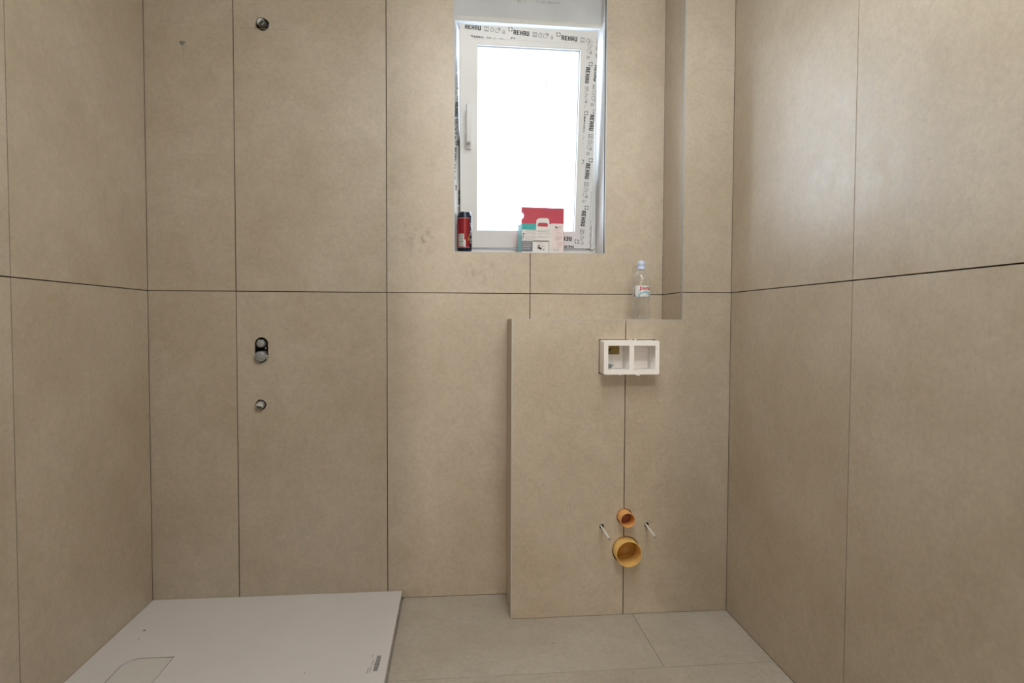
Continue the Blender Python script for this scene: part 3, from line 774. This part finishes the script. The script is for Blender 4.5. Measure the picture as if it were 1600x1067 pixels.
# printed carton in front
by = 0.016
cx0 = hit(815.2, 385, (0, by, 0), (0, 1, 0)).x; cx1 = hit(880.8, 385, (0, by, 0), (0, 1, 0)).x
ctop = hit(850, 350.0, (0, by, 0), (0, 1, 0)).z
cart = setp(empty('carton', ((cx0 + cx1) / 2, by + 0.02, WZ)), 'teal and white printed carton with hanging tab on the window sill', 'box')
TA = math.radians(5.0)      # turned slightly so that its left side shows
Mb = Matrix.Translation((cx0, by, WZ + 0.0003)) @ Matrix.Rotation(TA * 0.3, 4, 'Z')
CW, CH, CD = cx1 - cx0, ctop - WZ, 0.046
cart_body = G().box((0, 0, 0), (CW, CD, CH), M=Mb).build('body', M_PAPER, cart)
# left flank splays towards the viewer's left
fl = G()
e = 0.010
for p in (1,):
    v = [Mb @ Vector(c) for c in ((0, -0.0002, 0), (0, -0.0002, CH), (-e, CD, CH), (-e, CD, 0), (0, CD, 0), (0, CD, CH))]
    vs = [fl.b.verts.new(c) for c in v]
    fl.b.faces.new((vs[0], vs[1], vs[2], vs[3])); fl.b.faces.new((vs[1], vs[5], vs[2])); fl.b.faces.new((vs[0], vs[3], vs[4])); fl.b.faces.new((vs[3], vs[2], vs[5], vs[4]))
fl.build('flank', simple('pale_teal_card', (0.25, 0.52, 0.52), 0.5, noise=0.04), cart)
def fpx(u, v):
    """photo pixel -> carton face coordinates"""
    p = Mb.inverted() @ hit(u, v, Mb @ Vector((0, 0, 0)), Mb.to_3x3() @ Vector((0, 1, 0))); return p.x, p.z
def fpanel(q, u0, v0, u1, v1, lift):
    a = fpx(u0, v1); b = fpx(u1, v0)
    q.box((max(a[0], 0), -lift, max(a[1], 0.0002)), (min(b[0], CW), -0.00005, b[1]), M=Mb)
q = G(); fpanel(q, 814, 349.5, 838, 358.2, .0006); fpanel(q, 812, 358.2, 815.6, 392.6, .0005); q.build('teal_panel', M_TEAL, cart_body)
q = G(); fpanel(q, 815.3, 376.4, 832.2, 392.8, .0006); q.build('slate_panel', M_SLATE, cart_body)
q = G(); fpanel(q, 860.5, 349.8, 881, 394.6, .0004); q.build('text_panel', M_PINKP, cart_body)
q = G()
fpanel(q, 832.4, 376.3, 858, 377.0, .0008); fpanel(q, 857.4, 376.3, 858.1, 394, .0008)
for (u0, v0, u1, v1) in ((839.8, 385.6, 844.0, 388.4), (842.5, 387.2, 846.6, 389.6), (840.5, 382.6, 843.4, 384.6), (849, 389, 850.4, 391), (817, 364.4, 819.6, 366.4), (816.3, 368.2, 818.6, 369.6), (816.3, 371.3, 818.0, 372.8), (867, 353.6, 869.4, 355.2), (868.5, 355, 871, 356.8)):
    fpanel(q, u0, v0, u1, v1, .0009)
q.build('black_print', M_INK, cart_body)
q = G()
for v, u0, u1 in ((359.6, 821, 837), (362.2, 821, 836), (365.2, 821, 838), (368.4, 821, 836), (371.2, 821, 838), (374, 821, 834), (356.2, 840.5, 855), (362.0, 840.5, 857), (365.2, 840.5, 859), (370.0, 840, 859), (379.6, 839, 848), (383, 844.5, 850), (385, 843, 851), (379, 816.5, 829), (382.4, 816.5, 830), (385.2, 816.5, 829), (388.6, 816.5, 828)):
    fpanel(q, u0, v - .28, u1, v + .28, .0009)
for k in range(12):
    u = 864.4 + k * 0.8; fpanel(q, u, 388.4, u + (.5 if k % 3 else .35), 392.2, .0009)
fpanel(q, 859.4, 389, 861.2, 390.8, .0009)
q.build('grey_print', simple('carton_grey_print', (0.50, 0.485, 0.48), 0.6), cart_body)
q = G()
for v, u0, u1 in ((354, 872, 877), (356, 872, 877), (359.8, 865.5, 874), (363.2, 868, 877), (366.0, 868, 879), (369.6, 867.5, 878), (371.4, 867.5, 878.5), (373.2, 867.5, 877), (375, 868, 874), (379.2, 870.5, 879), (382, 870, 878), (383.6, 870, 878.5), (386.4, 868, 877)):
    fpanel(q, u0, v - .32, u1, v + .32, .0009)
q.build('pink_print', simple('carton_pink_print', (0.62, 0.40, 0.41), 0.6), cart_body)
# hanging tab with a slot through which the red card shows
tb = [fpx(837.6, 358), fpx(837.6, 346)]
tab_out = [fpx(*p) for p in ((837.4, 360), (858.4, 360), (858.2, 346.5), (857.4, 343), (855.8, 341.2), (850.4, 340.9), (842.5, 341.0), (839.6, 342.4), (838.0, 345))]
tab_slot = [fpx(*p) for p in ((839.8, 353.6), (856, 354.4), (855.8, 350.4), (854.4, 348.6), (850, 348.3), (843, 348.0), (840.8, 349.2))]
me = curve_mesh([tab_out, tab_slot], 0.0008)
me.transform(Mb @ Matrix.Translation((0, -0.0014, 0)) @ Matrix.Rotation(PI / 2, 4, 'X'))
link('hanging_tab', me, M_PAPER, cart)
q = G(); fpanel(q, 840.0, 348.3, 855.8, 354.6, .0007); q.build('tab_window', M_RED, cart_body)
# red carton standing behind it, finger notch in its left edge
ry = 0.070
rp = lambda u, v: (lambda p: (p.x, p.z))(hit(u, v, (0, ry, 0), (0, 1, 0)))
zb = WZ + 0.0005
x0, zt0 = rp(815.2, 323.4); x1, zt1 = rp(881.2, 325.8)
ncx, ncz = rp(814.6, 336.4)
nr = rp(818.9, 336.4)[0] - ncx
out = [(x0, zb), (x1, zb), (x1, zt1), (x0, zt0), (x0, ncz + nr * 1.25)] + [(ncx + nr * math.cos(t), ncz + nr * 1.25 * math.sin(t)) for t in [math.radians(80 - 16 * k) for k in range(11)]] + [(x0, ncz - nr * 1.25)]
rc = plate('red_carton', out, [], 0.026, (0, ry, 0), EX, EZ, M_RED)
setp(rc, 'flat red carton with a notched edge standing behind the printed carton', 'box')

# ------------------------------------------------------------------ bottle on the ledge
bp = hit(1001.3, 497.5, (0, -0.112, 0), (0, 1, 0)); bp.z = ZL
bot = setp(empty('water_bottle', bp), 'clear plastic water bottle with pale blue cap standing on the ledge', 'bottle')
Mo = Matrix.Translation(bp)
RB = 0.0335
prof = [(0.0, 0.006), (0.018, 0.005), (0.024, 0.0), (0.030, 0.003), (RB, 0.012), (RB, 0.026), (RB - .001, 0.040), (0.0315, 0.052), (0.0305, 0.060), (0.0310, 0.070), (0.0328, 0.080), (RB, 0.084)]
prof += [(RB, 0.130), (0.0332, 0.134), (0.0322, 0.140), (0.0330, 0.147), (0.0318, 0.156), (0.0285, 0.166), (0.0235, 0.176), (0.0175, 0.1835), (0.0135, 0.188), (0.0128, 0.193)]
G().lathe(prof, Mo, 40).build('body', M_PET, bot)
bot_label = G().lathe([(RB + .0003, 0.0860), (RB + .0005, 0.0862), (RB + .0005, 0.1290), (RB + .0003, 0.1292)], Mo, 40).build('label', clear_plastic('clear_label_film', 0.12, 0.35), bot)
G().lathe([(0.0150, 0.191), (0.0150, 0.198), (0.0142, 0.199), (0.0142, 0.206), (0.0150, 0.2075), (0.0150, 0.213), (0.0140, 0.2165), (0.0118, 0.2215), (0.0090, 0.2245), (0.0, 0.2255)], Mo, 32).build('cap', M_CAP, bot)
def bw(x, z, r=RB + 0.0009):
    a = math.radians(-108 + x); return bp + Vector((r * math.cos(a), r * math.sin(a), z))
def bw_rect(q, a0, a1, z0, z1, n=8, r=RB + 0.0008):
    for k in range(n):
        b0 = a0 + (a1 - a0) * k / n; b1 = a0 + (a1 - a0) * (k + 1) / n
        q.quad([bw(b0, z0, r), bw(b1, z0, r), bw(b1, z1, r), bw(b0, z1, r)])
q = G(); bw_rect(q, -38, 110, 0.0868, 0.1285, 14, RB + .0007); q.build('label_print', M_LABW, bot_label, fix=False)
q = G(); JM_ = text_mesh('Jana', 0.02)
q.add(JM_, fn=lambda c: bw(-13 + c.x * 88, 0.1085 + c.y * 0.0175, RB + 0.0011)); q.build('red_lettering', M_LABR, bot_label, fix=False)
q = G()
for k in range(14):
    t0, t1 = PI * k / 14, PI * (k + 1) / 14
    pp = lambda t, r: bw(25 - r * 1.45 * math.cos(t), 0.0872 + 0.0006 * r * math.sin(t), RB + 0.0011)
    q.quad([pp(t0, 23), pp(t0, 32), pp(t1, 32), pp(t1, 23)])
q.build('blue_arch', M_LABB, bot_label, fix=False)
q = G(); bw_rect(q, -46, -38, 0.0885, 0.0945, 2, RB + .0009); q.build('black_mark', M_INK, bot_label, fix=False)

# ------------------------------------------------------------------ access box in the boxing
ax0, ax1, az0, az1 = BA.x, BB.x, BB.z, BA.z
YF = YB - 0.064
fp = lambda u, v: (lambda p: (p.x, p.z))(hit(u, v, (0, YF, 0), (0, 1, 0)))
acc = setp(empty('access_box', ((ax0 + ax1) / 2, YB, az0)), 'white foam access box with two open compartments, proud of the boxing tiles', 'box')
of = [fp(943.4, 585.4), fp(1030.6, 585.4), fp(1030.6, 532.2), fp(943.4, 532.2)]
X0, Z0 = of[0]; X1, Z1 = of[2]
def rr(x0, z0, x1, z1, r, n=4):
    o = []
    for cx, cz, a in ((x1 - r, z0 + r, -90), (x1 - r, z1 - r, 0), (x0 + r, z1 - r, 90), (x0 + r, z0 + r, 180)):
        o += [(cx + r * math.cos(math.radians(a + 90 * k / n)), cz + r * math.sin(math.radians(a + 90 * k / n))) for k in range(n + 1)]
    return o
c1 = [*fp(950.2, 577.8), *fp(983.6, 540.2)]; c2 = [*fp(990.6, 577.8), *fp(1024.2, 540.2)]
body = plate('body', rr(X0, Z0, X1, Z1, 0.006), [rect(*c1), rect(*c2)], 0.086, (0, YF, 0), EX, EZ, M_FOAM, acc)
G().box((X0 + 0.004, YF + 0.0865, Z0 + 0.004), (X1 - 0.004, YF + 0.100, Z1 - 0.004)).build('back_panel', M_FOAM, acc)
# the hole in the back of the left compartment, filled with brown card
wq = lambda u, v: (lambda p: (p.x, p.z))(hit(u, v, (0, YF + 0.084, 0), (0, 1, 0)))
k0 = wq(949.0, 553.4); k1 = wq(967.4, 539.0)
G().box((c1[0] + 0.0004, YF + 0.082, k0[1]), (k1[0], YF + 0.0862, c1[3] - 0.0004)).build('card_patch', M_CARD, acc)
q = G(); q.stroke([(c1[0] + 0.018, YF + 0.0816, k0[1] + .010), (c1[0] + 0.026, YF + 0.0816, k0[1] + .016), (c1[0] + .034, YF + 0.0816, k0[1] + .021)], 0.004, (0, -1, 0)); q.build('card_tear', M_DARK, acc, fix=False)
# small valve end in the lower left
vq = G()
vp = Vector((c1[0] + 0.024, YF + 0.060, c1[1] + 0.0095))
Mv = Matrix.Translation(vp) @ Matrix.Rotation(-PI / 2, 4, 'X') @ Matrix.Rotation(0.3, 4, 'Y')
vq.lathe([(0, 0.018), (0.0062, 0.018), (0.0070, 0.016), (0.0070, 0.004), (0.0055, 0.0), (0.0032, 0.0), (0.0032, 0.008), (0, 0.008)], Mv.copy(), 14)
vq.box((-0.010, -0.004, 0.006), (0.012, 0.001, 0.010), M=Mv)
vq.build('valve', simple('blue_grey_valve', (0.30, 0.36, 0.40), 0.4, metal=0.3, noise=0.3, scale=150), acc)
# crumbs of foam along the sawn edges
cr = G()
for u, v, r in ((983, 532, .0035), (986, 531.5, .0028), (993, 531.0, .0030), (980, 532.3, .0022), (996, 585.8, .0034), (999, 586.6, .0022), (969, 585.6, .0022), (1002, 537.2, .0018)):
    x, z = fp(u, v)
    mm = Matrix.Translation((x, YF + 0.0015, z)) @ Matrix.Diagonal((1.5, 1, 1, 1))
    bmesh.ops.create_icosphere(cr.b, subdivisions=1, radius=r, matrix=mm)
co_ = cr.build('foam_crumbs', M_FOAM, acc); setp(co_, kind='stuff')
q = G()
for v in (549, 557, 562):
    a_ = wq(993, v); b_ = wq(1011, v + 0.4)
    q.stroke([(a_[0], YF + 0.0862, a_[1]), (b_[0], YF + 0.0862, b_[1])], 0.0008, (0, -1, 0))
q.build('saw_mark', simple('foam_score', (0.70, 0.63, 0.59), 0.8), acc, fix=False)

# ------------------------------------------------------------------ pipes and rods of the toilet connection
RX = Matrix.Rotation(PI / 2, 4, 'X')          # local z -> towards the room (-y)
def pipe(name, label, p, r, out, depth, mats, plug_at, th):
    root = setp(empty(name, (p.x, YB, p.z)), label, 'pipe')
    Mp = Matrix.Translation((p.x, YB, p.z)) @ RX
    G().lathe([(r, -0.06), (r, out - .0012), (r - .0008, out), (r - th + .0006, out), (r - th, out - .001), (r - th, plug_at - .004)], Mp, 48).build('pipe_wall', mats[0], root)
    q = G().lathe([(r - th - .0003, plug_at + .008), (r - th - .001, plug_at), (r - th - .0035, plug_at - .001), (r - th - .0045, plug_at + .0035), (r - th - .0065, plug_at + .0035), (r - th - .0075, plug_at - .004), (0, plug_at - .004)], Mp, 48)
    q.build('plug', mats[1], root)
    return root
pipe('drain_pipe', 'wide yellow drain pipe stub low on the boxing', HOLE, R_BIG, 0.046, 0.06, (M_YEL, M_YEL2), -0.030, 0.0028)
pipe('flush_pipe', 'narrow orange flush pipe stub above the wide one', HOLE_S, R_SM, 0.046, 0.06, (M_ORG, M_ORGI), -0.012, 0.0022)
for p, tip, lab in ((ROD1, (952.4, 842.6), 'pale mounting rod left of the pipe stubs'), (ROD2, (1024.4, 839.8), 'pale mounting rod right of the pipe stubs')):
    yt = YB - 0.138
    t = hit(*tip, (0, yt, 0), (0, 1, 0))
    s = Vector((p.x - 0.001, YB + 0.03, p.z + 0.0015))
    s = Vector((t.x * 0.35 + s.x * 0.65, s.y, t.z * 0.35 + s.z * 0.65)) if False else s
    root = setp(empty('mounting_rod', (p.x, YB, p.z)), lab, 'rod', group='mounting rods for the toilet')
    d = (t - s); L_ = d.length
    Mr = Matrix.Translation(s) @ d.to_track_quat('Z', 'Y').to_matrix().to_4x4()
    pr = []
    nth = 40
    for k in range(nth):
        z = 0.02 + (L_ - 0.024) * k / nth
        pr += [(0.0035, z), (0.0038, z + (L_ - 0.024) / nth / 2)]
    G().lathe([(0.0036, 0), (0.0036, 0.019)] + pr + [(0.0034, L_ - 0.003), (0.0026, L_), (0, L_)], Mr, 12).build('shaft', M_ZINC, root)
    G().lathe([(0.0040, L_ - 0.006), (0.0040, L_ - 0.001), (0.0032, L_ + .0008), (0, L_ + .0008)], Mr, 12).build('end_cap', M_STEEL, root)

# ------------------------------------------------------------------ water outlets of the shower
def outlet(name, label, p, r, proud, mat_face, mat_side, tilt=(0, 0), cat='plug', grip=None, face_r=0.8):
    root = setp(empty(name, (p.x, 0, p.z)), label, cat, group='capped water outlets of the shower')
    Mp = Matrix.Translation((p.x, 0, p.z)) @ RX @ Matrix.Rotation(tilt[0], 4, 'X') @ Matrix.Rotation(tilt[1], 4, 'Y')
    G().lathe([(r, -0.055), (r, proud - .004), (r * 0.94, proud - .001), (r * face_r, proud), (r * face_r * .98, proud)], Mp, 24).build('sleeve', mat_side, root)
    G().lathe([(r * face_r, proud - .0005), (r * face_r * .8, proud + .0006), (0, proud + .0008)], Mp, 24).build('face', mat_face, root)
    if grip:
        G().box((-r * .62, -r * .62, proud - .002), (r * .62, -r * .08, proud + .005), M=Mp @ Matrix.Rotation(grip, 4, 'Z')).bevel(.001, 1).build('grip', M_GREEN, root)
    return root
outlet('pipe_plug', 'dark capped water outlet high on the shower wall', Vector((PLUG_UP.x - .001, 0, PLUG_UP.z + .001)), 0.0165, 0.020, M_PLUG, simple('dark_threaded_plug', (0.10, 0.095, 0.085), 0.5, metal=0.3, noise=0.3, scale=150), (0.05, -0.05), grip=0.8)
outlet('pipe_plug', 'round grey plug in the lower end of the slot', Vector((SL_B.x - .0015, 0, SL_B.z - .001)), 0.0205, 0.016, M_STEEL, M_STEEL, (0, 0), face_r=.72)
outlet('pipe_plug', 'smaller grey plug in the upper end of the slot', Vector((SL_T.x - .002, 0, SL_T.z + .002)), 0.0150, 0.008, M_STEEL, M_STEEL, (0, 0), face_r=.78)
outlet('pipe_plug', 'small round capped outlet below the slot', Vector((PLUG_LO.x - .001, 0, PLUG_LO.z - .001)), 0.0155, 0.016, M_PLUG, M_STEEL, (0.08, 0.05), grip=-0.2)
# crumbly filler in and under the slot
q = G()
for dx, dz, r in ((.0195, -.001, .0055), (.020, -.010, .004), (.012, -.026, .0045), (.006, -.0275, .0035), (.017, -.022, .004), (-.008, .060, .004), (.006, .0585, .0045), (.016, .030, .003)):
    bmesh.ops.create_icosphere(q.b, subdivisions=1, radius=r, matrix=Matrix.Translation((SL_B.x + dx, 0.001, SL_B.z + dz)) @ Matrix.Diagonal((1, .7, 1.2, 1)))
o = q.build('filler_crumbs', simple('pale_filler', (0.46, 0.43, 0.38), 0.9, noise=0.2, scale=200), back); setp(o, kind='stuff')

# ------------------------------------------------------------------ shower tray
ZTR = 0.029
tray = setp(empty('shower_tray', ((XL + 0.0325) / 2, -0.6, 0)), 'flat white shower tray on the floor in the left corner', 'shower tray')
tx1 = 0.0335
zf = lambda u, v: (lambda p: (p.x, p.y))(hit(u, v, (0, 0, ZTR), (0, 0, 1)))
d0 = zf(192, 1028); d1 = zf(272, 1027)
dx0, dx1, dy1 = -0.782, -0.641, -0.408
dy0 = dy1 - 0.36
hole = [(dx0, dy0), (dx1, dy0), (dx1, dy1), (dx0 + .035, dy1), (dx0 + .02, dy1 - .006), (dx0 + 0.006, dy1 - 0.022), (dx0, dy1 - .04)]
me = curve_mesh([rect(XL + 0.0015, -1.20, tx1, -0.0015), hole], ZTR - 0.001)
me.transform(Matrix.Translation((0, 0, ZTR / 2 + 0.0005)))
link('basin', me, M_TRAY, tray)
def shrink(pts, d):
    cx = sum(p[0] for p in pts) / len(pts); cy = sum(p[1] for p in pts) / len(pts)
    return [(x + (d if x < cx else -d), y + (d if y < cy else -d)) for x, y in pts]
me = curve_mesh([shrink(hole, 0.0028)], 0.014); me.transform(Matrix.Translation((0, 0, ZTR - 0.0085)))
link('drain_cover', me, simple('white_drain_cover', (0.665, 0.63, 0.59), 0.5, noise=0.02), tray)
me = curve_mesh([shrink(hole, 0.0004)], 0.002); me.transform(Matrix.Translation((0, 0, 0.006)))
link('drain_pit', me, M_GASK, tray)
q = G()
T_ = lambda u, v: Vector((*zf(u, v), ZTR + 0.0004))
a, b, c = T_(580.2, 1048.6) + Vector((.006, 0, 0)), T_(590.8, 1024.5) + Vector((.002, 0, 0)), T_(585.5, 1048.6)
# barcode: bars lie across a strip that runs away from the viewer
s0, s1 = T_(586.2, 1048.5), T_(593.0, 1024.0)
pos = 0.0
bars = [.5, .3, .8, .3, .5, .9, .3, .5, .5, .3, 1.1, .4, .6, .3, .9, .3, .5, .3, .8, .5, .3, .6]
tot = sum(bars) * 1.75
for k, bw_ in enumerate(bars):
    t0 = pos / tot; t1 = (pos + bw_) / tot; pos += bw_ * 1.75
    p0 = s0.lerp(s1, t0); p1 = s0.lerp(s1, t1)
    wdt = 0.0068 if not 8 <= k <= 11 else 0.0082
    q.quad([p0 - Vector((wdt, 0, 0)), p0 + Vector((0.0062, 0, 0)), p1 + Vector((0.0062, 0, 0)), p1 - Vector((wdt, 0, 0))])
q.build('barcode', M_INKG, tray, fix=False)
q = G()
q.stroke([T_(572.8, 1052.5), T_(576.0, 1043.2)], 0.0022, (0, 0, 1)); q.stroke([T_(577.0, 1051.5), T_(580.0, 1041.5)], 0.0016, (0, 0, 1)); q.stroke([T_(580.4, 1040), T_(583.6, 1031.5)], 0.0016, (0, 0, 1))
q.stroke([T_(581.0, 1027), T_(581.9, 1025.2), T_(583.4, 1024.6), T_(582.4, 1023), T_(581.6, 1024.2)], 0.0014, (0, 0, 1))
q.stroke([T_(591.0, 1042.8), T_(595.0, 1029)], 0.0009, (0, 0, 1))
q.build('small_print', M_INKG, tray, fix=False)
q = G()
q.stroke([T_(203.5, 1038.6), T_(206.5, 1036.6), T_(210.5, 1032.8), T_(213, 1031.4)], 0.0016, (0, 0, 1))
q.build('faint_emboss', simple('tray_emboss', (0.55, 0.52, 0.49), 0.6), tray, fix=False)
def zsmear(name, u0, v0, u1, v1, mat):
    a = T_(u0, v1); b = T_(u1, v0)
    # flat patch on the tray
    return G().quad([(a.x, a.y, a.z), (b.x, a.y, a.z), (b.x, b.y, a.z), (a.x, b.y, a.z)]).build(name, mat, tray, fix=False)
for (u, v, r) in ((225.5, 985, .0036), (216.5, 999, .0018), (475.5, 1051.5, .0016)):
    p = T_(u, v)
    G().lathe([(0, .0012), (r * .7, .0009), (r, 0)], Matrix.Translation(p) @ Matrix.Diagonal((1.3, 1, 1, 1)), 9).build('dirt_speck', simple('dirt', (0.09, 0.075, 0.06), 0.9), tray)
p = hit(865, 1004.8, (0, 0, 0), (0, 0, 1))
G().lathe([(0, .001), (.0016, .0007), (.0022, 0)], Matrix.Translation(p), 8).build('dirt_speck', bpy.data.materials['dirt'], floor)

# fine print is too small to pick apart: each stays one piece
for o in bpy.data.objects:
    if o.parent is not None and o.name.split('.')[0] in ('black_print', 'grey_print', 'pink_print', 'printed_film', 'small_print', 'lettering', 'spark_print', 'pencil_mark', 'pencil_writing', 'barcode', 'film_edge', 'film_seam', 'sticker_print', 'scuff_line', 'saw_mark'):
        o['kind'] = 'stuff'
